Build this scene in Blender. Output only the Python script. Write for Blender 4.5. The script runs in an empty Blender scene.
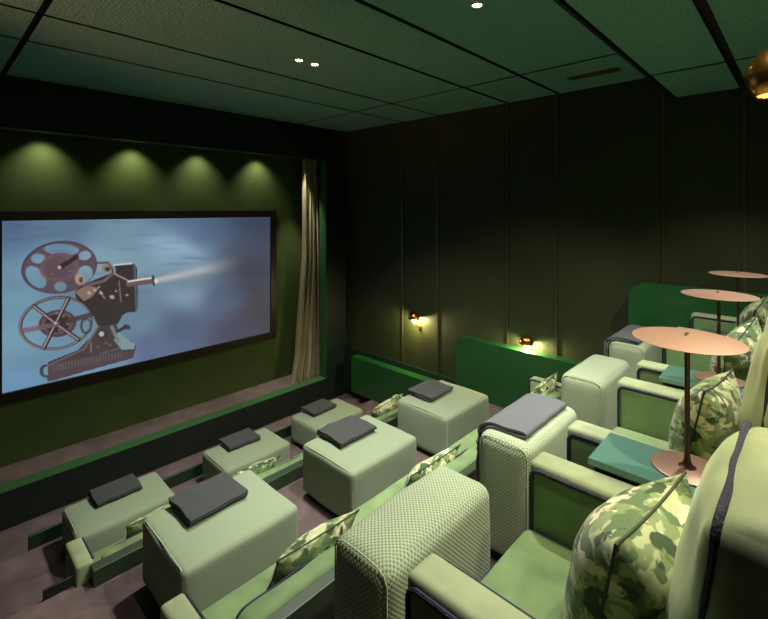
import bpy, bmesh, math, random
import numpy as np
from mathutils import Vector, Matrix, noise
random.seed(7)
PI = math.pi
C = bpy.context.scene.collection
scene = bpy.context.scene

def lin(c):
    r = []
    for v in c:
        v /= 255.0
        r.append(v/12.92 if v <= .04045 else ((v+.055)/1.055)**2.4)
    return tuple(r)

# ------------------------------------------------------------------ materials
def mat(name, rgb, rough=.6, metal=0, spec=.5, sheen=0, coat=0):
    m = bpy.data.materials.new(name); m.use_nodes = True
    b = m.node_tree.nodes['Principled BSDF']
    b.inputs['Base Color'].default_value = (*rgb, 1)
    b.inputs['Roughness'].default_value = rough
    b.inputs['Metallic'].default_value = metal
    b.inputs['Specular IOR Level'].default_value = spec
    b.inputs['Sheen Weight'].default_value = sheen
    b.inputs['Coat Weight'].default_value = coat
    return m

class N:
    def __init__(s, m):
        s.m = m; s.t = m.node_tree; s.b = s.t.nodes['Principled BSDF']
    def new(s, typ, **kw):
        n = s.t.nodes.new(typ)
        for k, v in kw.items():
            if k in n.inputs.keys() if hasattr(n.inputs, 'keys') else False: n.inputs[k].default_value = v
            else: setattr(n, k, v)
        return n
    def link(s, a, b): s.t.links.new(a, b)
    def math(s, op, a, b=None):
        n = s.t.nodes.new('ShaderNodeMath'); n.operation = op
        for i, v in enumerate((a, b)):
            if v is None: continue
            if isinstance(v, (int, float)): n.inputs[i].default_value = v
            else: s.link(v, n.inputs[i])
        return n.outputs[0]
    def noise(s, scale, detail=4, vec=None, rough=.5, dist=0):
        n = s.t.nodes.new('ShaderNodeTexNoise')
        n.inputs['Scale'].default_value = scale; n.inputs['Detail'].default_value = detail
        n.inputs['Roughness'].default_value = rough; n.inputs['Distortion'].default_value = dist
        if vec: s.link(vec, n.inputs['Vector'])
        return n
    def coord(s, out='Object'):
        return s.t.nodes.new('ShaderNodeTexCoord').outputs[out]
    def ramp(s, fac, stops, interp='LINEAR'):
        n = s.t.nodes.new('ShaderNodeValToRGB'); r = n.color_ramp; r.interpolation = interp
        while len(r.elements) > 1: r.elements.remove(r.elements[-1])
        r.elements[0].position = stops[0][0]; r.elements[0].color = (*stops[0][1], 1)
        for p, c in stops[1:]:
            e = r.elements.new(p); e.color = (*c, 1)
        s.link(fac, n.inputs[0]); return n.outputs[0]
    def bump(s, h, strength, dist, normal=None):
        n = s.t.nodes.new('ShaderNodeBump'); n.inputs['Strength'].default_value = strength
        n.inputs['Distance'].default_value = dist; s.link(h, n.inputs['Height'])
        if normal: s.link(normal, n.inputs['Normal'])
        return n.outputs[0]
    def color(s, c): s.link(c, s.b.inputs['Base Color'])
    def normal(s, c): s.link(c, s.b.inputs['Normal'])

def mul(c, k): return tuple(v*k for v in c)

def velvet(name, rgb, sheen=.35):
    m = mat(name, rgb, .62, sheen=sheen, spec=.25); n = N(m)
    m.node_tree.nodes['Principled BSDF'].inputs['Sheen Tint'].default_value = (.75, .85, .55, 1)
    nz = n.noise(7, 3, n.coord(), .5, .4)
    n.color(n.ramp(nz.outputs['Fac'], [(.3, mul(rgb, .78)), (.5, rgb), (.72, mul(rgb, 1.22))]))
    n2 = n.noise(450, 2, n.coord()); n.normal(n.bump(n2.outputs['Fac'], .12, .002))
    return m

def weave(name, rgb, period, amp=.5, bumpd=.003, dark=.45):
    m = mat(name, rgb, .85, spec=.15, sheen=.15); n = N(m)
    uv = n.coord('UV'); sp = n.t.nodes.new('ShaderNodeSeparateXYZ'); n.link(uv, sp.inputs[0])
    k = 2*PI/period
    a = n.math('SINE', n.math('MULTIPLY', sp.outputs[0], k*.5))
    b = n.math('SINE', n.math('MULTIPLY', sp.outputs[1], k*.5))
    w = n.math('ADD', n.math('MULTIPLY', n.math('MULTIPLY', a, b), .5), .5)
    nz = n.noise(130, 4, n.coord(), .7)
    f = n.math('ADD', n.math('MULTIPLY', w, .75), n.math('MULTIPLY', nz.outputs['Fac'], .35))
    lo = mul(rgb, 1-(1-dark)*amp)
    n.color(n.ramp(f, [(.12, lo), (.5, mul(rgb, .95)), (.9, mul(rgb, 1.12))]))
    n.normal(n.bump(f, .6, bumpd))
    return m

def camo(name):
    m = mat(name, (.3, .35, .2), .75, spec=.2, sheen=.2); n = N(m)
    mp = n.t.nodes.new('ShaderNodeMapping'); n.link(n.coord(), mp.inputs[0])
    mp.inputs['Scale'].default_value = (1, .8, 1.25)
    info = n.t.nodes.new('ShaderNodeObjectInfo')
    def layer(off, scale, lo, hi, dist=.35):
        va = n.t.nodes.new('ShaderNodeVectorMath'); va.operation = 'ADD'
        cmb = n.t.nodes.new('ShaderNodeCombineXYZ')
        n.link(n.math('ADD', n.math('MULTIPLY', info.outputs['Random'], 13.0), off), cmb.inputs[0])
        cmb.inputs[1].default_value = off*1.7; cmb.inputs[2].default_value = off*.6
        n.link(mp.outputs[0], va.inputs[0]); n.link(cmb.outputs[0], va.inputs[1])
        return n.ramp(n.noise(scale, 2.6, va.outputs[0], .5, dist).outputs['Fac'], [(lo, (0, 0, 0)), (hi, (1, 1, 1))])
    def over(base, rgb, mask):
        x = n.t.nodes.new('ShaderNodeMix'); x.data_type = 'RGBA'
        n.link(mask, x.inputs[0])
        if isinstance(base, tuple): x.inputs[6].default_value = (*base, 1)
        else: n.link(base, x.inputs[6])
        x.inputs[7].default_value = (*rgb, 1); return x.outputs[2]
    c = over(lin((128, 148, 98)), lin((176, 186, 136)), layer(0, 14, .50, .525))
    c = over(c, lin((92, 116, 74)), layer(5, 15, .52, .545))
    c = over(c, lin((216, 212, 172)), layer(11, 16, .575, .60))
    c = over(c, lin((58, 78, 48)), layer(17, 15, .585, .61))
    n.color(c)
    n2 = n.noise(60, 2, n.coord()); n.normal(n.bump(n2.outputs['Fac'], .15, .004))
    return m

M = {}
M['otto'] = weave('sage_woven_fabric', lin((134, 151, 122)), .006, .45, .0015, .5)
M['otto_coarse'] = weave('sage_basket_weave', lin((168, 184, 150)), .0078, .9, .003, .14)
M['seam'] = mat('sage_seam', lin((178, 190, 150)), .8)
M['velvet'] = velvet('green_velvet', lin((106, 132, 86)))
M['velvet_pale_lit'] = velvet('pale_lit_green_velvet', lin((148, 162, 122)), .4)  # arm tops are the same velvet; the light on them is put into this colour
M['navy'] = mat('navy_piping', lin((38, 40, 62)), .7); nn = N(M['navy'])
q = nn.noise(160, 2, nn.coord()); nn.normal(nn.bump(q.outputs['Fac'], .8, .006))
M['camo'] = camo('camouflage_print')
M['camo_edge'] = mat('olive_pillow_edge', lin((62, 70, 48)), .8)
M['throw'] = mat('charcoal_wool', lin((64, 68, 67)), .95, sheen=.1, spec=.1); nn = N(M['throw'])
q = nn.noise(380, 3, nn.coord()); nn.normal(nn.bump(q.outputs['Fac'], .35, .002))
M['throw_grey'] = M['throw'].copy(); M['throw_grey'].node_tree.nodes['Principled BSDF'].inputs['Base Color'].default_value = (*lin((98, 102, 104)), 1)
M['copper'] = mat('satin_copper', lin((172, 138, 116)), .42, metal=.55); nn = N(M['copper'])
M['stem'] = mat('bronze_stem', lin((110, 78, 66)), .38, metal=.8)
M['teal'] = mat('teal_lacquer', lin((96, 140, 122)), .2, coat=.5)
M['teal_under'] = mat('dark_table_frame', lin((36, 46, 40)), .4)
M['lacquer'] = mat('green_lacquer', lin((30, 84, 40)), .35, coat=.15)
M['lacquer_dark'] = mat('dark_green_lacquer', lin((24, 48, 30)), .4)
M['ledge'] = mat('green_ledge_paint', lin((54, 98, 54)), .45)
M['sofaback'] = mat('sofa_back_green', lin((50, 66, 46)), .45)
M['wallgreen'] = mat('olive_green_wall', lin((82, 104, 48)), .75, spec=.2); nn = N(M['wallgreen'])
q = nn.noise(2.5, 3, nn.coord()); nn.color(nn.ramp(q.outputs['Fac'], [(.3, lin((60, 76, 38))), (.7, lin((70, 86, 44)))]))
M['panel'] = mat('olive_wall_panel', lin((56, 64, 36)), .6, spec=.3); nn = N(M['panel'])
q = nn.noise(1.2, 3, nn.coord()); nn.color(nn.ramp(q.outputs['Fac'], [(.3, lin((44, 52, 27))), (.7, lin((51, 58, 32)))]))
M['black_green'] = mat('black_green_paint', lin((9, 25, 17)), .6)
M['jamb'] = mat('green_jamb', lin((34, 84, 42)), .5)
M['batten'] = mat('dark_bronze_batten', lin((84, 82, 56)), .3, metal=.5)
M['black'] = mat('black_gap', lin((10, 11, 9)), .7)
M['frame'] = mat('black_screen_frame', lin((34, 24, 22)), .35)
M['brass'] = mat('polished_brass', lin((214, 152, 70)), .24, metal=1.0)
M['trimring'] = mat('white_trim_ring', lin((200, 195, 180)), .4)
M['ventm'] = mat('bronze_vent', lin((92, 74, 50)), .5)

m = mat('aubergine_carpet', lin((92, 78, 76)), .95, spec=.08, sheen=.2); n = N(m)
q = n.noise(3.2, 4, n.coord(), .6, .8); q2 = n.noise(220, 3, n.coord())
f = n.math('ADD', n.math('MULTIPLY', q.outputs['Fac'], .75), n.math('MULTIPLY', q2.outputs['Fac'], .25))
n.color(n.ramp(f, [(.32, lin((80, 66, 66))), (.5, lin((98, 84, 82))), (.68, lin((116, 100, 96)))]))
n.normal(n.bump(q2.outputs['Fac'], .5, .004)); M['carpet'] = m

m = mat('perforated_ceiling_tile', lin((58, 98, 74)), .8, spec=.2); n = N(m)
v = n.t.nodes.new('ShaderNodeTexVoronoi'); v.inputs['Scale'].default_value = 60; n.link(n.coord(), v.inputs['Vector'])
wv = n.t.nodes.new('ShaderNodeTexWave'); wv.inputs['Scale'].default_value = 12; wv.bands_direction = 'Y'; wv.inputs['Distortion'].default_value = 0
n.link(n.coord(), wv.inputs['Vector'])
h = n.math('ADD', n.math('MULTIPLY', v.outputs['Distance'], 1.0), n.math('MULTIPLY', wv.outputs['Fac'], .12))
n.color(n.ramp(v.outputs['Distance'], [(.12, lin((70, 120, 102))), (.34, lin((116, 166, 146)))]))
n.normal(n.bump(h, .6, .01)); M['tile'] = m

m = mat('cream_curtain', lin((196, 188, 150)), .8, sheen=.1); M['curtain'] = m

def emit(name, rgb, st):
    m = bpy.data.materials.new(name); m.use_nodes = True; t = m.node_tree; t.nodes.clear()
    e = t.nodes.new('ShaderNodeEmission'); e.inputs[0].default_value = (*rgb, 1); e.inputs[1].default_value = st
    o = t.nodes.new('ShaderNodeOutputMaterial'); t.links.new(e.outputs[0], o.inputs[0]); return m
M['lens'] = emit('lit_downlight_lens', (1, .86, .6), 25)
M['bulb'] = emit('lit_warm_bulb', (1, .82, .42), 1000)

# ------------------------------------------------------------------ mesh helpers
def boxuv(me):
    uv = me.uv_layers.new(name='UVMap')
    vs = me.vertices
    for p in me.polygons:
        nx, ny, nz = (abs(a) for a in p.normal)
        for li in p.loop_indices:
            c = vs[me.loops[li].vertex_index].co
            if nz >= nx and nz >= ny: uv.data[li].uv = (c.x, c.y)
            elif nx >= ny: uv.data[li].uv = (c.y, c.z)
            else: uv.data[li].uv = (c.x, c.z)

def wloc(o):
    v = Vector((0, 0, 0))
    while o: v += Vector(o.location); o = o.parent
    return v

def obj(name, bm, material, parent=None, smooth=True, at=None, uv=True):
    """link bm (written in world coordinates) as ONE mesh object"""
    me = bpy.data.meshes.new(name)
    o = bpy.data.objects.new(name, me)
    org = wloc(parent) if parent else Vector(at or (0, 0, 0))
    bmesh.ops.translate(bm, verts=bm.verts, vec=-org)
    bmesh.ops.recalc_face_normals(bm, faces=bm.faces)
    for e in bm.edges:
        if len(e.link_faces) == 2 and e.calc_face_angle() > .75: e.smooth = False
    bm.to_mesh(me); bm.free()
    mats = material if isinstance(material, (list, tuple)) else [material]
    for x in mats: me.materials.append(x)
    if smooth:
        for p in me.polygons: p.use_smooth = True
    if uv: boxuv(me)
    if parent: o.parent = parent
    else: o.location = org
    C.objects.link(o)
    return o

def thing(name, label, cat, loc=(0, 0, 0), group=None):
    o = bpy.data.objects.new(name, None); C.objects.link(o); o.location = loc
    o.empty_display_size = .1
    return tag(o, label, cat, group)
def tag(o, label, cat, group=None):
    o['label'] = label; o['category'] = cat
    if group: o['group'] = group
    return o
def struct(name, bm, m, parent=None, smooth=False):
    o = obj(name, bm, m, parent, smooth); 
    if not parent: o['kind'] = 'structure'
    return o
def dup(o, off, label=None):
    def rec(s, parent):
        c = s.copy(); C.objects.link(c)
        if parent: c.parent = parent
        for ch in s.children: rec(ch, c)
        return c
    r = rec(o, None); r.location = Vector(o.location) + Vector(off)
    if label: r['label'] = label
    return r

def add_box(bm, x0, x1, y0, y1, z0, z1, bev=0, seg=2):
    r = bmesh.ops.create_cube(bm, size=1)
    vs = r['verts']
    for v in vs:
        v.co = Vector(((x0+x1)/2+v.co.x*(x1-x0), (y0+y1)/2+v.co.y*(y1-y0), (z0+z1)/2+v.co.z*(z1-z0)))
    if bev:
        es = list({e for v in vs for e in v.link_edges})
        bmesh.ops.bevel(bm, geom=es, offset=bev, segments=seg, affect='EDGES', profile=.5)
def box(*a, **k):
    bm = bmesh.new(); add_box(bm, *a, **k); return bm

def add_tube(bm, pts, r, seg=8, closed=False):
    pts = [Vector(p) for p in pts]; n = len(pts); rings = []
    up = Vector((0, 0, 1)); prev = None
    for i, p in enumerate(pts):
        a = pts[(i-1) % n] if (closed or i > 0) else p
        b = pts[(i+1) % n] if (closed or i < n-1) else p
        t = (b-a).normalized()
        if prev is None:
            u = t.cross(up)
            if u.length < .1: u = t.cross(Vector((1, 0, 0)))
        else:
            u = prev - t*prev.dot(t)
        u.normalize(); prev = u; w = t.cross(u)
        rr = r[i] if isinstance(r, (list, tuple)) else r
        rings.append([bm.verts.new(p + (u*math.cos(2*PI*k/seg)+w*math.sin(2*PI*k/seg))*rr) for k in range(seg)])
    m = n if closed else n-1
    for i in range(m):
        A, B = rings[i], rings[(i+1) % n]
        for k in range(seg):
            bm.faces.new((A[k], A[(k+1) % seg], B[(k+1) % seg], B[k]))
    if not closed:
        bm.faces.new(rings[0]); bm.faces.new(rings[-1])
def tube(*a, **k):
    bm = bmesh.new(); add_tube(bm, *a, **k); return bm

def add_lathe(bm, prof, c, seg=40, mtx=None):
    """profile [(r,z)] turned about the vertical through c"""
    rings = []
    for r, z in prof:
        if r < 1e-5: rings.append([bm.verts.new((0, 0, z))])
        else: rings.append([bm.verts.new((r*math.cos(2*PI*k/seg), r*math.sin(2*PI*k/seg), z)) for k in range(seg)])
    for A, B in zip(rings, rings[1:]):
        for k in range(seg):
            k2 = (k+1) % seg
            if len(A) == 1: bm.faces.new((A[0], B[k], B[k2]))
            elif len(B) == 1: bm.faces.new((A[k], B[0], A[k2]))
            else: bm.faces.new((A[k], B[k], B[k2], A[k2]))
    vs = [v for R in rings for v in R]
    if mtx: bmesh.ops.transform(bm, matrix=mtx, verts=vs)
    bmesh.ops.translate(bm, verts=vs, vec=Vector(c))
def lathe(*a, **k):
    bm = bmesh.new(); add_lathe(bm, *a, **k); return bm

def softbox(x0, x1, y0, y1, z0, z1, r, n=8, bulge=(0, 0, 0), nz=0, nscale=6, seed=0, fn=None, bm=None):
    """rounded upholstery block with an even grid, optional bulge and wrinkles"""
    H = ((x1-x0)/2, (y1-y0)/2, (z1-z0)/2); ctr = Vector(((x0+x1)/2, (y0+y1)/2, (z0+z1)/2))
    def samples(h):
        cs = [0, .12, .32, .6, 1.0]
        a = [-h + r*c for c in cs]
        L = 2*(h-r); k = max(1, n)
        mid = [-(h-r) + L*i/k for i in range(1, k)]
        return a + mid + [-q for q in reversed(a)]
    S = [samples(h) for h in H]
    bm = bm or bmesh.new(); cache = {}
    def vert(i, j, k):
        key = (i, j, k)
        if key in cache: return cache[key]
        p = Vector((S[0][i], S[1][j], S[2][k]))
        qv = Vector([max(-(H[a]-r), min(H[a]-r, p[a])) for a in range(3)])
        d = p-qv
        u = [p[a]/H[a] for a in range(3)]
        if d.length > 1e-9: p = qv + d.normalized()*r
        for a in range(3):
            b, c = (a+1) % 3, (a+2) % 3
            p[a] += bulge[a]*(u[a]**3)*(1-u[b]**2)*(1-u[c]**2)
        if fn: p = fn(p, u)
        p = p+ctr
        if nz:
            q3 = (p+Vector((seed*3.1, seed*1.7, 0)))*nscale
            p += Vector((noise.noise(q3), noise.noise(q3+Vector((9, 0, 0))), noise.noise(q3+Vector((0, 9, 0)))))*nz
        cache[key] = bm.verts.new(p); return cache[key]
    I, J, K = (len(s)-1 for s in S)
    for (A, B, f) in ((I, J, lambda a, b, e: vert(a, b, e*K)), (J, K, lambda a, b, e: vert(e*I, a, b)), (I, K, lambda a, b, e: vert(a, e*J, b))):
        for e in (0, 1):
            for a in range(A):
                for b in range(B):
                    try: bm.faces.new((f(a, b, e), f(a+1, b, e), f(a+1, b+1, e), f(a, b+1, e)))
                    except ValueError: pass
    return bm

def add_prism(bm, pts, axis, a0, a1):
    """outline pts extruded along axis (x: pts=(y,z); y: pts=(x,z); z: pts=(x,y))"""
    def P(p, a): return {'x': (a, p[0], p[1]), 'y': (p[0], a, p[1]), 'z': (p[0], p[1], a)}[axis]
    A = [bm.verts.new(P(p, a0)) for p in pts]; B = [bm.verts.new(P(p, a1)) for p in pts]
    n = len(pts); bm.faces.new(A); bm.faces.new(B)
    for i in range(n): bm.faces.new((A[i], A[(i+1) % n], B[(i+1) % n], B[i]))
def prism(*a):
    bm = bmesh.new(); add_prism(bm, *a); return bm

# ------------------------------------------------------------------ room numbers (metres, eye at 1.60 above the back row's platform)
EYE = 1.60
WR = 4.63            # right wall
XF = -5.24           # front of the stage surround
XS = -5.86           # screen wall
XB, YL = 1.7, -1.7   # rear and left walls
Z2, Z1, Z0 = -.60, -1.12, -1.30
CH, CL = 2.81, 2.59  # ceilings

# stepped floor: profiles for the aisle and for the seating side
bm = bmesh.new()
def steps(y0, y1, pts):
    base = -1.6
    prof = [(pts[0][0], base)]
    for x, z in pts: prof.append((x, z))
    prof.append((pts[-1][0], base))
    add_prism(bm, prof, 'y', y0, y1)
steps(YL, .625, [(XF, Z0), (-4.483, Z0), (-4.483, Z1), (-3.38, Z1), (-3.38, -.84), (-3.11, -.84), (-3.11, Z2), (-1.85, Z2), (-1.85, -.28), (-1.57, -.28), (-1.57, 0), (XB, 0)])
steps(.625, .699, [(XF, Z0), (-4.483, Z0), (-4.483, Z1), (-3.068, Z1), (-3.068, Z2), (-1.326, Z2), (-1.326, 0), (XB, 0)])
steps(.699, WR, [(XF, Z0), (-4.483, Z0), (-4.483, Z1), (-2.99, Z1), (-2.99, Z2), (-1.326, Z2), (-1.326, 0), (XB, 0)])
struct('floor', bm, M['carpet'])
struct('floor', box(XS, XF-.15, YL, WR, -1.6, -1.0), M['carpet'])   # stage floor in front of the screen

# ceiling: tiles with dark shadow gaps, dropped over the back row
gx = [XF, -4.06, -3.445, -2.47, -1.88, -.87]; gy = [YL, .52, 3.75, WR]
bm = bmesh.new(); g = .02
for i in range(len(gx)-1):
    for j in range(len(gy)-1):
        add_box(bm, gx[i]+g, gx[i+1]-g, gy[j]+g*(j > 0), gy[j+1]-g*(j < 2), CH, CH+.004)
gx2 = [-.85, -.36, .75, XB]
for i in range(len(gx2)-1):
    for j in range(len(gy)-1):
        add_box(bm, gx2[i]+g, gx2[i+1]-g*1.6, gy[j]+g*(j > 0), gy[j+1]-g*(j < 2), CL, CL+.004)
struct('ceiling', bm, M['tile'])
bm = bmesh.new(); add_box(bm, XS-.1, -.85, YL, WR, CH+.03, CH+.1); add_box(bm, -.85, XB, YL, WR, CL+.03, CL+.1)
add_box(bm, -.87, -.85, YL, WR, CL, CH+.03)
struct('ceiling', bm, M['black'])

# walls
struct('wall_front', box(XS-.1, XS, YL, WR, -1.6, CH+.03), M['wallgreen'])
bm = bmesh.new(); add_box(bm, XS, XB, WR, WR+.1, -1.6, CH+.1); struct('wall_right', bm, M['panel'])
struct('wall_left', box(XS, XB, YL-.1, YL, -1.6, CH+.1), M['panel'])
struct('wall_rear', box(XB, XB+.1, YL-.1, WR+.1, -1.6, CH+.1), M['panel'])
# stage surround: soffit, ledge, pillar and left pier (dark paint, green inner edges)
struct('trim_1', box(XF-.15, XF, YL, WR, 2.34, CH), M['black_green'])
struct('trim_2', box(XF-.15, XF, YL, 4.24, Z0-.2, -.96), M['black_green'])
struct('trim_3', box(XF-.15, XF, 4.24, WR, Z0-.2, 2.34), M['black_green'])
struct('trim_4', box(XF-.15, XF, YL, -.6, -.96, 2.34), M['black_green'])
struct('trim_5', box(XF-.152, XF+.002, -.6, 4.24, -.96, -.952), M['ledge'])
struct('trim_6', box(XF-.152, XF+.002, 4.23, 4.24, -.952, 2.34), M['jamb'])
# dado cladding on the right wall and wall battens
struct('trim_7', box(XF, -3.0, WR-.03, WR, Z1-.1, -.53), M['lacquer_dark'])
k = 8
for x in (-4.05, -3.448, -2.46, -1.90, -.928, -.36):
    struct('trim_%d' % k, box(x-.011, x+.011, WR-.014, WR, -.53 if x < -3 else -.6, CH if x < -.9 else CL), M['batten']); k += 1
# kick board in front of the front row
kb = obj('kick_board', box(-4.50, -4.478, .60, 3.66, Z1-.04, -1.007, bev=.002, seg=1), M['lacquer_dark'], None, False, at=(-4.49, 2.5, Z1))
tag(kb, 'low green kick board along the carpet edge before the front row of ottomans', 'kick board')

# ------------------------------------------------------------------ stepped green end panels beside the right wall
def end_panel(x0, x1, z0, z1, r, label):
    pts = [(x0, z0), (x0, z1-r)]
    for i in range(1, 9):
        a = PI - i*PI/16
        pts.append((x0+r+r*math.cos(a), z1-r+r*math.sin(a)))
    pts += [(x1, z1), (x1, z0)]
    bm = prism(pts, 'y', 4.46, 4.595)
    es = [e for e in bm.edges if len(e.link_faces) == 2 and e.calc_face_angle() > 1.3 and abs(e.verts[0].co.y-e.verts[1].co.y) < 1e-5]
    bmesh.ops.bevel(bm, geom=es, offset=.006, segments=2, affect='EDGES')
    o = obj('end_panel', bm, M['lacquer'], None, False, at=((x0+x1)/2, 4.53, z0))
    return tag(o, label, 'panel', 'stepped end panels beside the wall')
end_panel(-4.92, -3.07, Z1, -.60, .015, 'lowest of the stepped green lacquer panels, by the pillar at the front row')
end_panel(-3.06, -1.175, Z2, .07, .12, 'middle green lacquer panel with rounded corner, at the end of the second row')
end_panel(-1.17, .9, 0, .93, .12, 'tallest green lacquer panel with rounded corner, beyond the back row armchairs')

# ------------------------------------------------------------------ screen
scr = thing('projection_screen', 'wide black-framed screen showing a vintage film projector on misty blue', 'screen', (XS, 2.11, -.34))
Y0, Y1, ZB, ZT = .575, 3.646, -.25, 1.48
bm = bmesh.new(); t_ = .10; xf = XS+.045
add_box(bm, XS+.003, xf, Y0-t_, Y1+t_, ZT, ZT+t_, bev=.004); add_box(bm, XS+.003, xf, Y0-t_, Y1+t_, ZB-t_, ZB, bev=.004)
add_box(bm, XS+.003, xf, Y0-t_, Y0, ZB, ZT, bev=.004); add_box(bm, XS+.003, xf, Y1, Y1+t_, ZB, ZT, bev=.004)
obj('frame', bm, M['frame'], scr, False)

NU, NV = 400, 228
ang = math.radians(43.6); ca, sa = math.cos(ang), math.sin(ang); F = 443.0
yy = np.linspace(Y0, Y1, NU+1); zz = np.linspace(ZB, ZT, NV+1)
YY, ZZ = np.meshgrid(yy, zz)
XX = XS+.02
dep = YY*ca - XX*sa; rt = YY*sa + XX*ca
PX = 384+F*rt/dep; PY = 209-F*(ZZ-EYE)/dep      # the picture's own drawing coordinates

def paint():
    cps = [(5, 225, 85, 118, 158), (60, 226, 92, 126, 158), (120, 235, 112, 150, 175), (200, 230, 80, 108, 142), (262, 225, 66, 78, 108),
           (8, 290, 105, 150, 175), (8, 350, 115, 162, 190), (12, 382, 100, 148, 190), (110, 262, 125, 165, 185), (140, 320, 104, 140, 165), (178, 255, 130, 166, 192),
           (190, 292, 118, 150, 172), (180, 330, 84, 100, 134), (220, 300, 88, 106, 138), (255, 268, 74, 78, 94), (262, 312, 78, 74, 86),
           (236, 332, 80, 82, 108), (60, 372, 100, 146, 176), (150, 348, 92, 108, 148), (105, 350, 105, 148, 172), (262, 250, 78, 88, 116)]
    W = np.zeros_like(PX); A = np.zeros(PX.shape+(3,))
    for x, y, r, g, b in cps:
        w = 1/(((PX-x)**2+((PY-y)*1.3)**2)/900+.25)**2
        W += w; A += w[..., None]*np.array([r, g, b])
    img = A/W[..., None]
    # soft brick courses of the wall in the picture
    rs = np.random.RandomState(3)
    for i in range(34):
        x, y = rs.uniform(0, 265), rs.uniform(220, 300); l = rs.uniform(6, 17)
        w = np.exp(-(((PX-x)/l)**2+((PY-y)/1.6)**2))
        img *= 1-.08*w[..., None]
    for i in range(40):
        x, y = rs.uniform(0, 265), rs.uniform(220, 380); l = rs.uniform(14, 34); s = rs.uniform(-.09, .09)
        img *= 1+s*np.exp(-(((PX-x)/l)**2+((PY-y)/(l*.5))**2))[..., None]
    def blend(mask, col, a=1.0):
        mk = np.clip(mask, 0, 1)[..., None]*a
        img[:] = img*(1-mk)+np.array(col, float)*mk
    def ell(cx, cy, rx, ry, th=0, soft=.7):
        c, s = math.cos(math.radians(th)), math.sin(math.radians(th))
        dx, dy = PX-cx, PY-cy; u = dx*c+dy*s; v = -dx*s+dy*c
        d = np.sqrt((u/rx)**2+(v/ry)**2)
        return np.clip((1-d)*min(rx, ry)/soft+.5, 0, 1)
    def seg(x0, y0, x1, y1, w, w1=None, soft=.7):
        vx, vy = x1-x0, y1-y0; L2 = vx*vx+vy*vy
        t = np.clip(((PX-x0)*vx+(PY-y0)*vy)/L2, 0, 1)
        d = np.hypot(PX-x0-t*vx, PY-y0-t*vy); ww = w if w1 is None else w+(w1-w)*t
        return np.clip((ww/2-d)/soft+.5, 0, 1)
    def poly(pts):
        ins = np.zeros(PX.shape, bool); n = len(pts)
        for i in range(n):
            (xa, ya), (xb, yb) = pts[i], pts[(i+1) % n]
            if ya == yb: continue
            c = ((ya > PY) != (yb > PY)) & (PX < (xb-xa)*(PY-ya)/(yb-ya)+xa)
            ins ^= c
        return ins.astype(float)
    # beam of light
    t = np.clip((PX-153)/(238-153), 0, 1); cy = 281-(PX-153)*.215
    w = 2.2+t*5.5
    beam = np.exp(-((PY-cy)/w)**2)*(PX > 153)*np.clip((245-PX)/45, 0, 1)*(1-.35*t)
    blend(beam, (205, 200, 198), .8)
    DK, MD, PU, PL, HI = (58, 50, 50), (84, 70, 70), (98, 74, 88), (128, 98, 108), (196, 176, 160)
    # base
    blend(poly([(45, 372), (48, 362), (78, 350), (92, 336), (100, 322), (116, 322), (119, 334), (132, 342), (136, 347), (133, 358), (48, 382)]), (74, 62, 66))
    blend(ell(45.5, 371, 6, 6.5, 0), (64, 64, 74)); blend(ell(46.5, 371, 3.4, 4.5, 0), (104, 148, 176))
    blend(poly([(48, 365), (60, 362), (134, 350), (133, 358), (48, 382)]), (82, 68, 74))
    for i in range(23):
        x = 53+i*3.1; blend(seg(x, 364.5-i*.62, x+.6, 371.5-i*.66, 1.1), (122, 106, 108), .6)
    blend(seg(47, 366, 84, 349, 1.6), (112, 92, 96)); blend(seg(84, 349, 100, 324, 1.8), (118, 96, 98))
    blend(poly([(114, 340), (118, 332), (128, 340), (135, 344), (134, 349), (122, 350)]), (120, 156, 158))
    blend(seg(112, 327, 118, 341, 3.4), (116, 130, 124)); blend(ell(127, 327, 4, 2.5, 20), (78, 70, 80)); blend(seg(118, 331, 126, 327, 3), DK)
    blend(ell(103, 334.5, 5.5, 5, 0), (60, 56, 62)); blend(ell(101.5, 334, 2.6, 2.6), (176, 184, 188))
    blend(seg(91, 342, 91, 352, 1), HI, .6); blend(seg(100, 354, 120, 348, 1.2), (96, 112, 118), .8)
    for x, y in ((98, 347), (106, 343), (110, 345)): blend(ell(x, y, 1.6, 1.1), (122, 104, 84), .8)
    # body
    blend(poly([(115, 265), (133, 263), (137, 268), (138, 307), (135, 312), (117, 313)]), (58, 48, 54))
    blend(seg(134.5, 265, 136.5, 310, 2), (86, 96, 108)); blend(seg(114, 265, 132, 263.5, 1.5), (216, 208, 198))
    blend(poly([(75, 291), (84, 284), (104, 276), (113, 272), (126, 280), (131, 290), (132, 308), (122, 316), (118, 324), (98, 326), (92, 314), (84, 305), (76, 298)]), DK)
    blend(poly([(75, 292), (86, 285), (99, 288), (92, 297), (84, 301)]), (138, 112, 100))
    for x, y, r in ((89, 293, 2.2), (95, 290, 1.6), (101, 293, 2), (112, 297, 2.6), (116, 291, 1.2), (99, 287, 1.2), (127, 295, 1.4)): blend(ell(x, y, r, r*.7, 20), HI, .85)
    blend(seg(119, 281, 121, 302, 1.2), (150, 128, 112), .8); blend(seg(100, 291, 105, 299, 1.2), HI, .7); blend(seg(104, 301, 126, 306, 5), (66, 52, 46), .7)
    blend(seg(84, 286, 104, 281, 3), (122, 88, 92)); blend(seg(104, 281, 113, 273, 3), (122, 88, 92)); blend(seg(113, 273, 127, 280, 1.4), HI, .8)
    blend(ell(106.5, 268.5, 5, 4.2), (150, 128, 108)); blend(ell(107.5, 269, 2.6, 2.2), (66, 54, 50))
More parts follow.
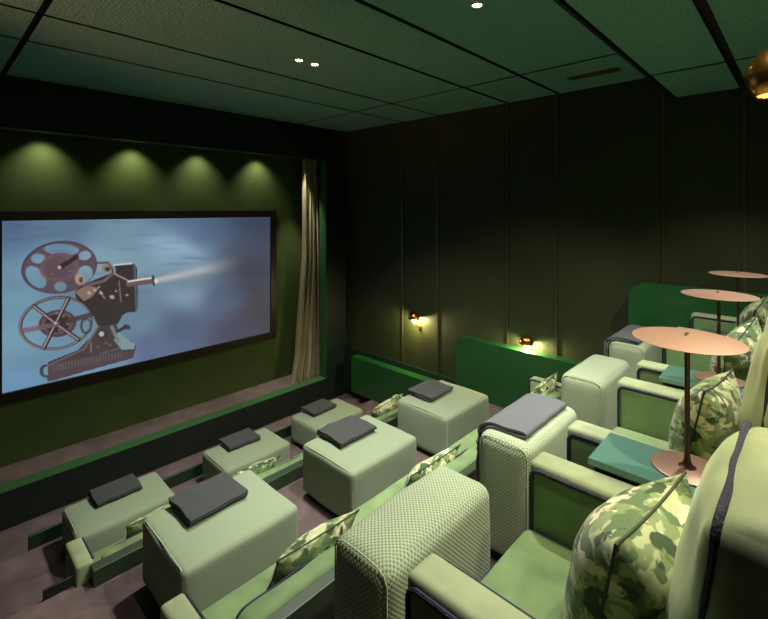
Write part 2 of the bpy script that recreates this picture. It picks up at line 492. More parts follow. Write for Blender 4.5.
    blend(seg(96, 263, 108, 262.5, 2.2), (108, 78, 86)); blend(seg(108, 262.5, 112.5, 269, 2.2), (108, 78, 86)); blend(seg(112.5, 269, 113, 274, 2.4), (96, 76, 76))
    # lens tube
    blend(seg(129, 284, 152, 280.5, 6), (112, 86, 84)); blend(seg(128, 281.5, 151, 278, 1.8), (222, 214, 206)); blend(seg(153, 276.5, 154, 284.5, 2.4), (70, 54, 58)); blend(ell(156, 281, 2, 2.5), (230, 225, 214), .8)
    # upper reel
    cx, cy = 59.2, 267.3
    def P(a, k): # point on the reel's ellipse, tilted
        th = math.radians(-9); u, v = 38*k*math.cos(a), 26*k*math.sin(a)
        return cx+u*math.cos(th)-v*math.sin(th), cy+u*math.sin(th)+v*math.cos(th)
    keep = img.copy()
    hub = ell(60, 267, 22, 15, -8); 
    rim = ell(cx, cy, 38, 26, -9)
    blend(rim, PU)
    big = [(-1.42, .66, 17.5, 5.6, 2), (2.55, .63, 13, 7.5, 60), (.55, .78, 8, 8, -40)]
    holes = np.zeros_like(PX)
    holes = np.maximum(holes, ell(61.5, 249.5, 17.5, 5.8, 3)); holes = np.maximum(holes, ell(38, 258.5, 7, 5, 0)); holes = np.maximum(holes, ell(84.7, 255.5, 6.4, 4.6, -10))
    holes = np.maximum(holes, ell(36, 277, 13, 8, 48)); holes = np.maximum(holes, ell(60.5, 286.5, 6.2, 4.8, 0)); holes = np.maximum(holes, ell(84, 275, 10, 8, -52))
    img[:] = img*(1-holes[..., None])+keep*holes[..., None]
    blend(ell(59, 268.5, 20.5, 15.2, -6)*holes, (150, 118, 118)); blend(ell(59.5, 267, 19.5, 14, -6), (112, 84, 94)); blend(ell(58.5, 267.5, 15, 11, -6), PU)
    blend(ell(79.5, 279.5, 4.5, 5.5, -20), (176, 152, 122)); blend(ell(81, 280, 2, 3), (90, 70, 62)); blend(seg(62, 266, 77, 256.5, 5, 4), (54, 40, 48)); blend(ell(59.5, 267.3, 1.7, 1.7), (196, 176, 180))
    for a, b in ((45, 256, ), (70, 271), (52, 274), (67, 259)): blend(ell(a, b, 1.3, 1), (140, 110, 116), .7)
    ring = np.clip(rim-ell(cx+.6, cy+.5, 36.6, 24.8, -9), 0, 1); blend(ring, (74, 54, 66), .8)
    # lower reel
    cx, cy = 55.7, 323.2
    blend(ell(57.5, 323.5, 19, 13.5, -8), (84, 62, 74)); blend(ell(57.5, 323.5, 12.5, 9, -8), (60, 46, 54)); blend(ell(57.5, 323, 15.5, 11, -8)-ell(57.5, 323, 14, 9.6, -8), (120, 92, 104), .8)
    for a, b in ((49, 318), (63, 316), (68, 324), (60, 330), (48, 326), (57, 313)): blend(ell(a, b, 2, 1.3, 30), (128, 120, 128), .8)
    o = ell(cx, cy, 37.2, 26.6, -11); i_ = ell(cx+.5, cy, 34.4, 24, -11); blend(np.clip(o-i_, 0, 1), (56, 42, 48))
    o2 = ell(cx-.3, cy+.2, 36.4, 25.8, -11); i2 = ell(cx-.1, cy+.1, 35.3, 24.8, -11); blend(np.clip(o2-i2, 0, 1), (196, 172, 164), .75)
    hx, hy = 56, 323.5
    for x, y in ((34.5, 306.5), (68.5, 298.5), (78.5, 339.5), (44, 348)):
        blend(seg(hx, hy, x, y, 4.2), (58, 44, 50)); blend(seg(hx-.6, hy, x-.6, y, 1.3), (206, 182, 172), .85)
    blend(seg(hx, hy+1, 22, 331, 5), (128, 86, 98), .75); blend(seg(68, 321, 90, 315, 5), (78, 58, 64), .85)
    blend(ell(hx, hy, 3.4, 2.8), (104, 92, 104)); blend(ell(hx-.5, hy-.5, 1.2, 1.2), (210, 196, 200))
    blend(ell(86, 326, 6, 8, 0)-ell(86.5, 326, 4, 6), (64, 54, 66), .8)
    g_ = .95-.12*np.clip((PX-200)/70, 0, 1)
    img[:] = img*.82+img.mean(-1, keepdims=True)*.18
    return img*g_[..., None]
img = np.clip(paint(), 0, 255)/255
lin_img = np.where(img <= .04045, img/12.92, ((img+.055)/1.055)**2.4)
me = bpy.data.meshes.new('projected_picture')
idx = np.arange((NU+1)*(NV+1)).reshape(NV+1, NU+1)
co = np.stack([np.full(YY.size, XX-XS), YY.ravel()-2.11, ZZ.ravel()+.34], 1)
faces = np.stack([idx[:-1, :-1], idx[:-1, 1:], idx[1:, 1:], idx[1:, :-1]], -1).reshape(-1, 4)
me.from_pydata(co.tolist(), [], faces.tolist())
at = me.color_attributes.new('picture', 'FLOAT_COLOR', 'POINT')
at.data.foreach_set('color', np.concatenate([lin_img.reshape(-1, 3), np.ones((YY.size, 1))], 1).astype(np.float32).ravel())
pm = bpy.data.materials.new('lit_screen_picture'); pm.use_nodes = True; t = pm.node_tree
b = t.nodes['Principled BSDF']; b.inputs['Base Color'].default_value = (.02, .02, .02, 1); b.inputs['Roughness'].default_value = .7
an = t.nodes.new('ShaderNodeAttribute'); an.attribute_name = 'picture'
t.links.new(an.outputs['Color'], b.inputs['Emission Color']); b.inputs['Emission Strength'].default_value = 1.0
me.materials.append(pm)
o = bpy.data.objects.new('projected_picture', me); o.parent = scr; C.objects.link(o)
o['label'] = 'picture of an old reel projector throwing a beam of light'

# ------------------------------------------------------------------ curtain
def curtain():
    bm = bmesh.new(); NP, NZ = 130, 40; z0, z1 = -.992, 2.42; rows = []
    for j in range(NZ+1):
        t = j/NZ; z = z0+(z1-z0)*t
        yl = 3.85+.20*min(1, t/.55)**.9 - .05*max(0, 1-t/.12); yr = 4.36-.05*t
        row = []
        for i in range(NP+1):
            s = i/NP
            e = s**1.15
            y = yl+(yr-yl)*e
            ph = s*2*PI*7+.5*math.sin(3*t+s*4)
            amp = .035+.02*(1-t)+.012*math.sin(5*s+2)
            x = -5.56+amp*math.sin(ph)+.012*math.sin(ph*2.3+t*5) + .04*(1-s)*max(0, 1-t/.2)
            y += .012*math.sin(ph*.5+t*3)
            row.append(bm.verts.new((x, y, z)))
        rows.append(row)
    for j in range(NZ):
        for i in range(NP): bm.faces.new((rows[j][i], rows[j][i+1], rows[j+1][i+1], rows[j+1][i]))
    bmesh.ops.solidify(bm, geom=bm.faces[:], thickness=.004)
    return bm
cu = obj('curtain', curtain(), M['curtain'], None, True, at=(-5.56, 4.0, -1.0))
tag(cu, 'cream pleated curtain hanging to the stage floor beside the screen', 'curtain')

# ------------------------------------------------------------------ ottomans
def ottoman(x0, x1, y0, y1, z0, z1, m, label, group, seed=0, r=.036):
    t = thing('ottoman', label, 'ottoman', ((x0+x1)/2, (y0+y1)/2, z0), group)
    obj('body', softbox(x0, x1, y0, y1, z0+.035, z1-.006, r, 10, (.004, .004, .012), .006, 4, seed), m, t)
    obj('plinth', box(x0+.03, x1-.03, y0+.03, y1-.03, z0, z0+.045), M['black'], t, False)
    pts = []
    q = .012
    for (x, z) in [(x0+q, z0+.05), (x0+q, z1-.05), (x0+q+.012, z1-.024), (x0+.05, z1-q)] + [(x0+.05+(x1-x0-.1)*i/5, z1-q+.004*math.sin(PI*i/5)) for i in range(1, 5)] + [(x1-.05, z1-q), (x1-q-.012, z1-.024), (x1-q, z1-.05), (x1-q, z0+.05)]:
        pts.append((x, y0+q, z))
    obj('piping', tube(pts, .0025, seg=6), M['seam'], t)
    return t
ZT1, ZT2 = -.79, -.188
ys = [.89, 2.02, 3.11]
side = ['nearest the carpeted aisle', 'in the middle', 'by the side wall']
G2 = 'ottomans of the second row'; G1 = 'ottomans of the front row'; G3 = 'tall narrow ottomans of the back row'
L2 = ['large sage ottoman of the second row beside the aisle, dark folded throw on it',
      'large sage ottoman in the middle of the second row, between two like it',
      'large sage ottoman at the wall end of the second row, before the middle green panel']
L1 = ['sage ottoman of the front row nearest the aisle, closest to the screen\'s left',
      'sage ottoman in the middle of the front row, under the screen\'s right half',
      'sage ottoman at the pillar end of the front row, nearest the curtain']
for i, y in enumerate(ys): ottoman(-2.80, -2.215, y, y+.70, Z2, ZT2, M['otto'], L2[i], G2, i+1)
for i, y in enumerate([.79, 1.93, 2.97]): ottoman(-4.33, -3.83, y, y+.71, Z1, ZT1, M['otto'], L1[i], G1, i+5)
L3 = ['tall narrow basket-weave ottoman nearest the camera, bare on top', 'tall basket-weave ottoman with a grey throw hanging down its side, second from the camera',
      'bare basket-weave ottoman behind the one with the hanging grey throw', 'farthest back-row ottoman, half hidden by the copper disc, dark throw over its edge']
for i, (y, x0, x1) in enumerate([(.905, -1.10, -.85), (1.79, -1.11, -.855), (2.78, -1.125, -.865), (3.72, -1.125, -.865)]):
    ottoman(x0, x1, y, y+.59, 0, .572, M['otto_coarse'], L3[i], G3, i+9, r=.05)

# ------------------------------------------------------------------ folded throws
def ribbon(path, th, y0, y1, ny=14, wob=.004, seed=0, taper=None):
    """cross-section path (x,z) thickened and extruded along y"""
    P = [Vector((p[0], 0, p[1])) for p in path]
    # resample with Catmull-Rom
    R = []
    for i in range(len(P)-1):
        a, b, c, d = P[max(i-1, 0)], P[i], P[i+1], P[min(i+2, len(P)-1)]
        for k in range(5):
            t = k/5
            R.append(.5*((2*b)+(c-a)*t+(2*a-5*b+4*c-d)*t*t+(3*b-a-3*c+d)*t**3))
    R.append(P[-1])
    bm = bmesh.new(); rings = []
    for j in range(ny+1):
        s = j/ny; ring = []
        for side_ in (1, -1):
            seq = list(range(len(R))) if side_ == 1 else list(reversed(range(len(R))))
            for i in seq:
                tg = (R[min(i+1, len(R)-1)]-R[max(i-1, 0)]).normalized(); nrm = Vector((-tg.z, 0, tg.x))
                p = R[i]+nrm*(th/2*side_)
                f = i/len(R)
                y = y0+(y1-y0)*s + (taper or 0)*(f-.5)*(1 if s < .5 else -1)*0
                e = noise.noise(Vector((R[i].x*9+seed*5, y*9, R[i].z*9)))*wob
                edge = noise.noise(Vector((R[i].x*6+seed, (0 if s < .5 else 7)+R[i].z*30, 3)))*.022*abs(2*s-1)
                ring.append(bm.verts.new((p.x+e, y+edge, p.z+abs(e))))
        rings.append(ring)
    n = len(rings[0])
    for A, B in zip(rings, rings[1:]):
        for k in range(n): bm.faces.new((A[k], A[(k+1) % n], B[(k+1) % n], B[k]))
    L = len(R)
    for ring in (rings[0], rings[-1]):
        for k in range(L-1):
            bm.faces.new((ring[k], ring[k+1], ring[n-2-k], ring[n-1-k]))
    return bm
def throw(xa, xb, y0, y1, z, label, group, seed=0, rot=0):
    z += .008
    # folded in four, fold at the screen side slipping over the edge
    h = .013
    path = [(xb-.004, z+h*.6), (xa+.03, z+h*.6), (xa+.012, z+h), (xa+.03, z+h*1.75), (xb-.012, z+h*1.75), (xb-.001, z+h*2.35), (xb-.012, z+h*2.95), (xa+.02, z+h*3.0), (xa-.005, z+h*2.0), (xa-.012, z-.004)]
    bm = ribbon(path, .0115, y0, y1, seed=seed, wob=.009)
    if rot: bmesh.ops.rotate(bm, verts=bm.verts, cent=((xa+xb)/2, (y0+y1)/2, z), matrix=Matrix.Rotation(rot, 3, 'Z'))
    o = obj('folded_throw', bm, M['throw'], None, True, at=((xa+xb)/2, (y0+y1)/2, z))
    return tag(o, label, 'blanket', group)
T2 = ['charcoal throw folded on the second-row ottoman by the aisle', 'charcoal throw folded on the middle second-row ottoman', 'charcoal throw folded on the second-row ottoman by the side wall']
T1 = ['charcoal throw folded on the front-row ottoman by the aisle', 'charcoal throw folded on the middle front-row ottoman', 'charcoal throw folded on the front-row ottoman nearest the curtain']
for i, (y, rz) in enumerate([(1.04, .03), (2.16, -.02), (3.24, .02)]): throw(-2.775, -2.50, y, y+.36, ZT2, T2[i], 'folded throws on the second row', i+1, rz)
for i, (y, rz) in enumerate([(.975, .02), (2.10, -.03), (3.11, .04)]): throw(-4.31, -4.08, y, y+.34, ZT1, T1[i], 'folded throws on the front row', i+11, rz)
def draped(y0, y1, x0, zt, drop, xe, label, seed):
    a = .0075; q = x0
    path = [(q-.014, zt-drop), (q-.015, zt-drop*.5), (q-.013, zt-.06), (q+.006, zt-.012), (q+.045, zt+a), (q+.12, zt+a), (xe-.01, zt+a), (xe, zt+a*2.1), (xe-.012, zt+a*3.2), (q+.12, zt+a*3.2), (q+.035, zt+a*2.8), (q-.012, zt-.005), (q-.029, zt-.06), (q-.031, zt-drop*.55), (q-.03, zt-drop*.9)]
    bm = ribbon(path, .011, y0, y1, ny=20, wob=.006, seed=seed)
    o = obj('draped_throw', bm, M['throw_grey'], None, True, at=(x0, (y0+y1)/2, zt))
    return tag(o, label, 'blanket')
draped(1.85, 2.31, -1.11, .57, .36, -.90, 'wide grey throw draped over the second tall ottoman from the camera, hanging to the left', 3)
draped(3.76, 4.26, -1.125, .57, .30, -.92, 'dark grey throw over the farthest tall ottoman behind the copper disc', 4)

# ------------------------------------------------------------------ pillows
def pillow_bm(w, h, t, n=22, seed=0, dent=0):
    """pillow standing in the y-z plane, thickness along x, centred at origin"""
    bm = bmesh.new(); front, back = [], []
    def prof(a): return max(0.0, 1-abs(a)**2.4)**.55
    for j in range(n+1):
        v = -1+2*j/n; fr, bk = [], []
        for i in range(n+1):
            u = -1+2*i/n
            # corners stay out, sides draw in
            y = u*w/2*(1-.09*(1-v*v)*abs(u)); z = v*h/2*(1-.09*(1-u*u)*abs(v))
            th = t/2*prof(u)*prof(v)
            q = Vector((y*7+seed*3.3, z*7+seed, seed))
            wr = noise.noise(q)*.016*prof(u)*prof(v) + noise.noise(q*2.7)*.006*prof(u)*prof(v)
            fold = dent*math.exp(-((u*1.2)**2))*max(0, v)**2
            z -= fold*h*.5
            edge = i in (0, n) or j in (0, n)
            a = bm.verts.new((-(th+wr*.6), y, z)); fr.append(a)
            bk.append(a if edge else bm.verts.new((th-wr*.4, y, z)))
        front.append(fr); back.append(bk)
    for G in (front, back):
        for j in range(n):
            for i in range(n):
                try: bm.faces.new((G[j][i], G[j][i+1], G[j+1][i+1], G[j+1][i]))
                except ValueError: pass
    rim = [front[0][i].co.copy() for i in range(n+1)]+[front[j][n].co.copy() for j in range(1, n+1)]+[front[n][i].co.copy() for i in range(n-1, -1, -1)]+[front[j][0].co.copy() for j in range(n-1, 0, -1)]
    return bm, rim
def pillow(loc, w, h, t, label, group, lean=20, roll=0, yaw=0, seed=0, dent=.0):
    bm, rim = pillow_bm(w, h, t, seed=seed, dent=dent)
    o = obj('camouflage_pillow', bm, M['camo'], None, True, at=(0, 0, 0))
    p = obj('piping', tube(rim, .0035, seg=6, closed=True), M['camo_edge'], o)
    o.rotation_mode = 'XYZ'
    R = Matrix.Rotation(math.radians(yaw), 3, 'Z') @ Matrix.Rotation(math.radians(lean), 3, 'Y') @ Matrix.Rotation(math.radians(roll), 3, 'X')
    o.rotation_euler = R.to_euler('XYZ'); o.location = loc
    return tag(o, label, 'pillow', group)
PG = 'camouflage pillows on the back row armchairs'
for i, y in enumerate((1.135, 2.10, 3.10, 4.07)):
    pillow(((-.295, y+.035, .72) if i == 0 else (-.29+.008*i, y, .75)), .42, .41, .25 if i == 0 else .2, ['camouflage print pillow on the armchair nearest the camera',
        'camouflage pillow behind the nearest copper lamp, on the second armchair', 'paler camouflage pillow behind the second copper lamp, on the third armchair',
        'camouflage pillow on the farthest armchair, beside the green panel'][i], PG, lean=12, roll=[-2, -3, 20, 6][i], yaw=[-7, -6, -10, -4][i], seed=i+1)
for i, (y, rl, zz_) in enumerate(((1.20, 2, 0), (2.03, 3, -.02), (3.42, 16, .01))):
    pillow((-1.575+.04*(i == 2), y, -.045+zz_+.135), .42, .27, .12, ['camouflage pillow on the second-row sofa beside the nearest tall ottoman', 'camouflage pillow tip peeping out behind the nearest tall ottoman',
        'camouflage pillow standing corner-up at the wall end of the second-row sofa'][i], 'camouflage pillows on the second row sofa', lean=30 if i < 2 else 20, roll=rl, yaw=-3, seed=i+6)
for i, (y, rl, zz_) in enumerate(((1.14, 2, 0), (1.86, 3, 0), (2.70, 3, .0), (3.42, 14, .03))):
    pillow((-3.235, y, -.685+zz_+.125), .42, .27, .12, ['camouflage pillow behind the front-row ottoman nearest the aisle', 'camouflage pillow behind the middle front-row ottoman', 'camouflage pillow behind the front-row ottoman nearest the curtain',
        'crumpled camouflage pillow by the lowest green panel'][i], 'camouflage pillows on the front row sofa', lean=32, roll=rl, yaw=-3, seed=i+11)

# ------------------------------------------------------------------ front rows: long low sofas
def cushion_with_piping(x0, x1, y0, y1, z0, z1, parent, lean, seed, name='back_cushion', rp=.007, m=None, bulge=(.03, .004, .012), nz=.012):
    c = Vector(((x0+x1)/2, 0, z0)); 
    def rot(bm): bmesh.ops.rotate(bm, verts=bm.verts, cent=c, matrix=Matrix.Rotation(math.radians(lean), 3, 'Y')); return bm
    o = obj(name, rot(softbox(x0, x1, y0, y1, z0, z1, min(.05, (x1-x0)*.42), 10, bulge, nz, 7, seed)), m or M['velvet'], parent)
    e = .012; r = .035
    for xx, s in ((x0+.016, -1), (x1-.016, 1)):
        pts = []
        for (cy, cz, a0) in ((y1-e-r, z1-e-r, 0), (y0+e+r, z1-e-r, 90), (y0+e+r, z0+e+r, 180), (y1-e-r, z0+e+r, 270)):
            for k_ in range(5):
                a = math.radians(a0+k_*22.5); pts.append(Vector((xx, cy+r*math.cos(a), cz+r*math.sin(a))))
        P2 = []
        for i in range(len(pts)):
            a, b2 = pts[i], pts[(i+1) % len(pts)]; L = (b2-a).length; k_ = max(1, int(L/.03))
            for j in range(k_): P2.append(a.lerp(b2, j/k_))
        for p_ in P2:
            p_ += Vector((noise.noise(p_*14+Vector((seed, 0, 0))), noise.noise(p_*14+Vector((0, seed, 0))), 0))*.004
        obj('piping', rot(tube(P2, rp, seg=7, closed=True)), M['navy'], o)
    return o
def sofa(dx, dz, zf, label, y0=.60, xp=-1.385, y1=3.66):
    t = thing('sofa', label, 'sofa', (-1.6+dx, 2.16, zf), 'low green velvet sofas of the two front rows')
    obj('base', box(-1.76+dx, xp+dx, y0+.095, y1-.095, zf, -.19+dz), M['sofaback'], t, False)
    b = box(xp+dx, -1.335+dx, y0+.07, y1-.07, zf, .15+dz, bev=.004); obj('back_panel', b, M['sofaback'], t, False)
    for a, c in ((y0, y0+.09), (y1-.09, y1)):
        ar = obj('armrest', softbox(-1.70+dx, -1.412+dx, a, c, -.05+dz, .165+dz, .018, 8, (0, 0, .004)), M['velvet_pale_lit'], t)
        obj('arm_support', box(-1.66+dx, -1.412+dx, a+.012, c-.012, zf, -.045+dz), M['black_green'], t, False)
        yy_ = c if a == y0 else a
        obj('piping', tube([(-1.697+dx, yy_, -.03+dz), (-1.697+dx, yy_, .14+dz), (-1.68+dx, yy_, .16+dz), (-1.43+dx, yy_, .163+dz)], .005, seg=6), M['navy'], ar)
    splits = [y0+.095, 2.375, y1-.095]
    for k_ in range(2):
        obj('seat_cushion', softbox(-1.80+dx, -1.42+dx, splits[k_]+.004, splits[k_+1]-.004, -.19+dz, -.045+dz, .022, 12, (0, 0, .006), .003, 5, k_), M['velvet'], t)
    for k_, (a, c) in enumerate(((.78, 1.48), (1.70, 2.36), (2.42, 3.02), (3.06, 3.55))):
        cushion_with_piping(-1.525+dx, xp-.008+dx, a, c, -.045+dz, .138+dz, t, 3, 20+k_, rp=.0055, bulge=(.012, .004, .012))
    return t
sofa(0, 0, Z2, 'green velvet sofa of the second row, behind the large ottomans')
sofa(-1.66, -.655, Z1, 'green velvet sofa of the front row, lowest and nearest the screen', .63, -1.41, 3.73)
kb = obj('edge_board', box(-3.109, -3.094, .48, .623, Z2, -.54, bev=.002, seg=1), M['black_green'], None, False, at=(-3.10, .55, Z2))
tag(kb, 'short dark board on the carpet step edge by the end of the front row sofa', 'edge board')

# ------------------------------------------------------------------ back row armchairs
def armchair(y0, label):
    t = thing('armchair', label, 'armchair', (-.3, y0+.37, 0), 'green velvet armchairs of the back row')
    y1 = y0+.74; AW = .105; xa, xb = -.68, .02; zt = .75
    obj('base', box(xa+.03, xb, y0+AW, y1-AW, .03, .36), M['velvet'], t, False)
    for a, c in ((y0, y0+AW), (y1-AW, y1)):
        ar = obj('armrest', softbox(xa, xb, a, c, .02, zt, .02, 10, (0, 0, .003), .002, 5, 2), M['velvet_pale_lit'], t)
        # inset side panels in the unlightened green velvet, outlined in piping
        for yy_, s in ((a, -1), (c, 1)):
            obj('side_panel', softbox(xa+.022, xb-.01, yy_-(.006 if s < 0 else .002), yy_+(.006 if s > 0 else .002), .05, zt-.028, .0019, 8), M['velvet'], ar)
            r = .03; pts = [(xa+.012, yy_+s*.004, .03), (xa+.012, yy_+s*.004, zt-.02-r)]
            for k_ in range(1, 6):
                aa = math.radians(180-18*k_); pts.append((xa+.012+r+r*math.cos(aa), yy_+s*.004, zt-.02-r+r*math.sin(aa)))
            pts.append((xb, yy_+s*.004, zt-.02))
            obj('piping', tube(pts, .0068, seg=7), M['navy'], ar)
    s_ = obj('seat_cushion', softbox(xa-.005, -.04, y0+AW+.006, y1-AW-.006, .36, .54, .03, 12, (.004, 0, .015), .004, 4, 1), M['velvet'], t)
    xs, xe = xa+.003, -.05; ya, yb = y0+AW+.014, y1-AW-.014
    obj('piping', tube([(xs+.3, ya, .53), (xs+.03, ya, .531), (xs+.008, ya+.02, .525), (xs, (ya+yb)/2, .527), (xs+.008, yb-.02, .525), (xs+.03, yb, .531), (xs+.5, yb, .53)], .006, seg=6), M['navy'], s_)
    cushion_with_piping(-.185, .03, y0+AW+.004, y1-AW-.004, .545, 1.09, t, 7, 3+y0, rp=.0085, m=M['velvet_pale_lit'], bulge=(.055, .012, .02), nz=.016)
    obj('backrest', softbox(.125, .235, y0, y1, .02, 1.12, .035, 8, (0, 0, .01)), M['velvet'], t)
    obj('back_frame', box(.02, .13, y0+AW, y1-AW, .03, .545), M['velvet'], t, False)
    for x, y in ((xa+.06, y0+.05), (xa+.06, y1-.05), (.16, y0+.05), (.16, y1-.05)):
        obj('foot', box(x-.02, x+.02, y-.02, y+.02, 0, .034), M['black'], t, False)
    return t
c0 = armchair(.785, 'green velvet armchair nearest the camera, at the lower right corner')
for dy, lb in ((.96, 'second green armchair from the camera, just beyond the nearest teal table'),
               (1.945, 'third green armchair from the camera, between the second and third copper lamps'),
               (2.912, 'farthest green armchair, against the tall green panel')):
    c_ = dup(c0, (0, dy, 0), lb)
    for ch in c_.children:
        if ch.name.startswith('back_cushion'): ch.location = (.035, 0, -.10); ch.scale = (1, 1, 1.185)

# ------------------------------------------------------------------ teal tables and copper lamps
def table(yc, label):
    t = thing('side_table', label, 'table', (-.25, yc, 0), 'teal lacquer tables between the armchairs')
    w = .114
    obj('tabletop', box(-.52, .10, yc-w, yc+w, .7585, .785, bev=.006, seg=3), M['teal'], t, False)
    obj('base', box(-.47, .09, yc-.085, yc+.085, .0, .70), M['teal_under'], t, False)
    obj('under_frame', box(-.505, .09, yc-.095, yc+.095, .70, .759), M['teal_under'], t, False)
    return t
t0 = table(1.63, 'teal lacquer table under the nearest copper lamp')
dup(t0, (0, .97, 0), 'teal lacquer table under the second copper lamp')
dup(t0, (0, 1.945, 0), 'teal lacquer table under the farthest copper lamp')
def lamp(x, y, label):
    z = .7855; t = thing('table_lamp', label, 'lamp', (x, y, z), 'copper disc lamps on the teal tables')
    obj('base', lathe([(0, z), (.096, z), (.098, z+.002), (.098, z+.005), (.094, z+.007), (0, z+.009)], (x, y, 0), 64), M['copper'], t)
    zt = z+.408
    obj('stem', lathe([(.0, z+.009), (.024, z+.0095), (.015, z+.016), (.010, z+.028), (.0075, z+.05), (.0075, zt), (0, zt)], (x, y, 0), 20), M['stem'], t)
    obj('lamp_shade', lathe([(0, zt), (.05, zt-.001), (.11, zt-.002), (.1495, zt-.004), (.151, zt-.002), (.11, zt+.003), (.05, zt+.005), (0, zt+.006)], (x, y, 0), 72), M['copper'], t)
    obj('switch', box(x-.012, x-.004, y+.015, y+.055, zt+.004, zt+.008, bev=.001), M['stem'], t, False)
    return t
l0 = lamp(-.269, 1.66, 'copper disc lamp nearest the camera, largest in the picture')
dup(l0, (-.031, .965, 0), 'second copper disc lamp, between nearest and farthest')
dup(l0, (-.039, 1.88, 0), 'farthest copper disc lamp, close to the dark wall')

# ------------------------------------------------------------------ wall sconces
def dome(r, c, o0=0, o1=100, th=.004, mtx=None):
    P = []
    for i in range(0, 21): a = math.radians(o0+(o1-o0)*i/20); P.append((r*math.sin(a), r*math.cos(a)))
    for i in range(20, -1, -1): a = math.radians(o0+(o1-o0)*i/20); P.append(((r-th)*math.sin(a), (r-th)*math.cos(a)))
    return lathe(P, c, 40, mtx)
def pt(name, loc, e, col=(1, .75, .35), r=.02):
    l = bpy.data.lights.new(name, 'POINT'); l.energy = e; l.color = col; l.shadow_soft_size = r
    o = bpy.data.objects.new(name, l); o.location = loc; C.objects.link(o); return o
def sconce(x, z, label):
    y = WR-.10; t = thing('wall_sconce', label, 'wall light', (x, WR-.002, z), 'brass dome sconces on the side wall')
    obj('shade', dome(.077, (x, y, z), 0, 103), M['brass'], t)
    obj('bulb', lathe([(0, .03), (.021, .021), (.03, 0), (.021, -.021), (0, -.03)], (x, y, z-.026), 20), M['bulb'], t)
    obj('arm', tube([(x+.03, WR-.01, z-.15), (x+.03, WR-.05, z-.15), (x+.028, y+.02, z-.10), (x+.02, y, z-.07)], .006), M['brass'], t)
    obj('wall_plate', box(x+.005, x+.055, WR-.014, WR-.001, z-.18, z-.12, bev=.003), M['brass'], t, False)
    return t
sconce(-3.765, .16, 'brass dome sconce glowing above the lowest green panel')
sconce(-2.185, .16, 'brass dome sconce glowing above the middle green panel')
# brass pendant at the upper right
px_, py_, pz_ = -.052, 1.56, 1.955
pd = thing('pendant_lamp', 'polished brass globe lamp cut off by the upper right edge', 'lamp', (px_, py_, pz_))
obj('lamp_shade', dome(.071, (px_, py_, pz_), 3, 140), M['brass'], pd)
obj('collar', lathe([(0, .085), (.012, .085), (.018, .068), (.024, .062), (0, .06)], (px_, py_, pz_), 20), M['brass'], pd)
obj('cord', tube([(px_, py_, pz_+.08), (px_, py_, CL+.001)], .003), M['stem'], pd)
obj('bulb', lathe([(0, .035), (.025, .025), (.035, 0), (.025, -.025), (0, -.035)], (px_, py_, pz_-.01), 20), M['bulb'], pd)

# ------------------------------------------------------------------ ceiling lights and vent
def spot(loc, tgt, e, size, blend=.6, col=(1, .945, .86), r=.03):
    l = bpy.data.lights.new('spot_beam', 'SPOT'); l.energy = e; l.spot_size = math.radians(size); l.spot_blend = blend
    l.color = col; l.shadow_soft_size = r
    o = bpy.data.objects.new('spot_beam', l); o.location = loc
    d = Vector(tgt)-Vector(loc); o.rotation_euler = d.to_track_quat('-Z', 'Y').to_euler(); C.objects.link(o); return o
def downlight(x, y, z, label, e, tgt, size=95):
    t = thing('ceiling_downlight', label, 'downlight', (x, y, z), 'recessed ceiling downlights')
    obj('trim_ring', lathe([(.026, z-.001), (.028, z-.006), (.04, z-.005), (.042, z-.001)], (x, y, 0), 28), M['trimring'], t)
    obj('lens', lathe([(0, z-.004), (.026, z-.004), (.026, z-.001), (0, z-.001)], (x, y, 0), 24), M['lens'], t)
    spot((x, y, z-.02), tgt, e, size)
downlight(-2.98, 2.13, CH, 'lit downlight in the front ceiling, left one of the pair above the middle ottomans', 188, (-3.3, 1.2, Z1), 92)
downlight(-2.97, 2.28, CH, 'lit downlight in the front ceiling, right one of the pair above the middle ottomans', 188, (-3.15, 3.0, Z1), 92)
downlight(-1.41, 2.13, CH, 'lit downlight cut by the top edge, left one of its pair', 190, (-2.0, 1.0, Z2), 95)
downlight(-1.41, 2.28, CH, 'lit downlight cut by the top edge, right one of its pair', 190, (-2.0, 3.2, Z2), 95)
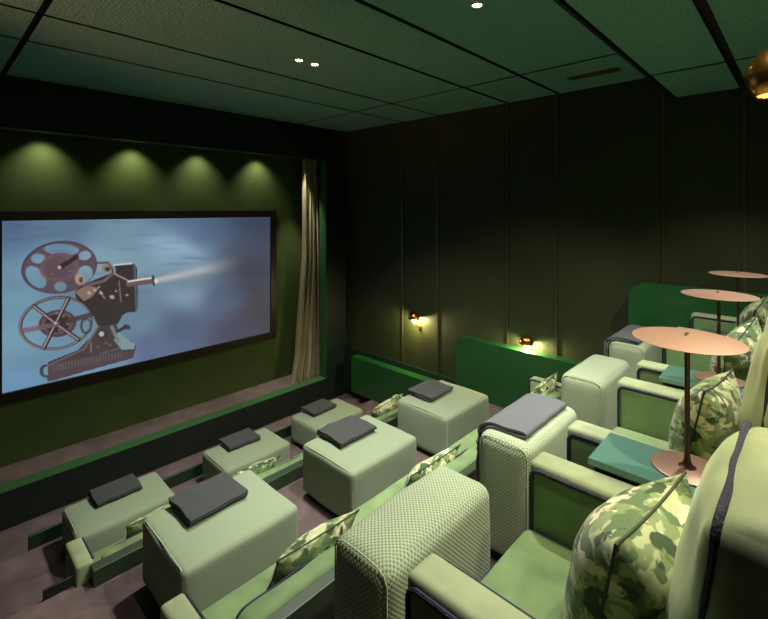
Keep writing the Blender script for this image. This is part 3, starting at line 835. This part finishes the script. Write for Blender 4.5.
for y, ty in ((1.25, 1.1), (2.6, 2.3), (3.5, 3.6)):
    downlight(-.05, y, CL, {1.25: 'recessed downlight in the low ceiling over the nearest armchair', 2.6: 'recessed downlight in the low ceiling over the second copper lamp', 3.5: 'recessed downlight in the low ceiling over the farthest armchair'}[y], 72 if y < 2 else 100, (-.55, ty, 0), 95)
# wall washers behind the soffit over the screen
for y in (.90, 1.76, 2.55, 3.43):
    spot((XS+.20, y, 2.42), (XS, y, 1.6), 27, 96, 1, (1, .93, .72), .03)
spot((-5.42, 3.9, 2.5), (-5.56, 4.1, -.9), 170, 42, .6, (1, .92, .75), .03)

spot((-2.4, YL+.12, 1.3), (-3.1, 1.3, CH), 165, 50, 1, (1, .40, .26), .08)   # unseen warm spot without fixture, added for the brown glow on the ceiling

vt = thing('air_vent', 'dark slotted air vent in the ceiling near the side wall', 'vent', (-1.38, 4.17, CH))
bm = bmesh.new()
vx0, vx1, vy0, vy1 = -1.60, -1.16, 4.11, 4.23
add_box(bm, vx0, vx1, vy0, vy0+.012, CH-.006, CH-.0005); add_box(bm, vx0, vx1, vy1-.012, vy1, CH-.006, CH-.0005)
add_box(bm, vx0, vx0+.012, vy0, vy1, CH-.006, CH-.0005); add_box(bm, vx1-.012, vx1, vy0, vy1, CH-.006, CH-.0005)
obj('frame', bm, M['ventm'], vt, False)
bm = bmesh.new()
for i in range(5): add_box(bm, vx0+.012, vx1-.012, vy0+.02+i*.018, vy0+.028+i*.018, CH-.005, CH-.0005)
obj('grille', bm, M['ventm'], vt, False)

# ------------------------------------------------------------------ world, camera, view
w = bpy.data.worlds.new('world'); scene.world = w; w.use_nodes = True
w.node_tree.nodes['Background'].inputs[0].default_value = (.01, .012, .01, 1)
cam = bpy.data.cameras.new('camera'); co_ = bpy.data.objects.new('camera', cam); C.objects.link(co_)
co_.location = (0, 0, EYE); co_.rotation_euler = (PI/2, 0, ang)
cam.sensor_width = 36; cam.lens = F/768*36; cam.shift_y = -(309.5-209)/768; cam.clip_start = .02
scene.camera = co_
scene.view_settings.view_transform = 'Standard'; scene.view_settings.look = 'None'
scene.view_settings.exposure = 0; scene.view_settings.gamma = 1; scene.view_settings.use_curve_mapping = False
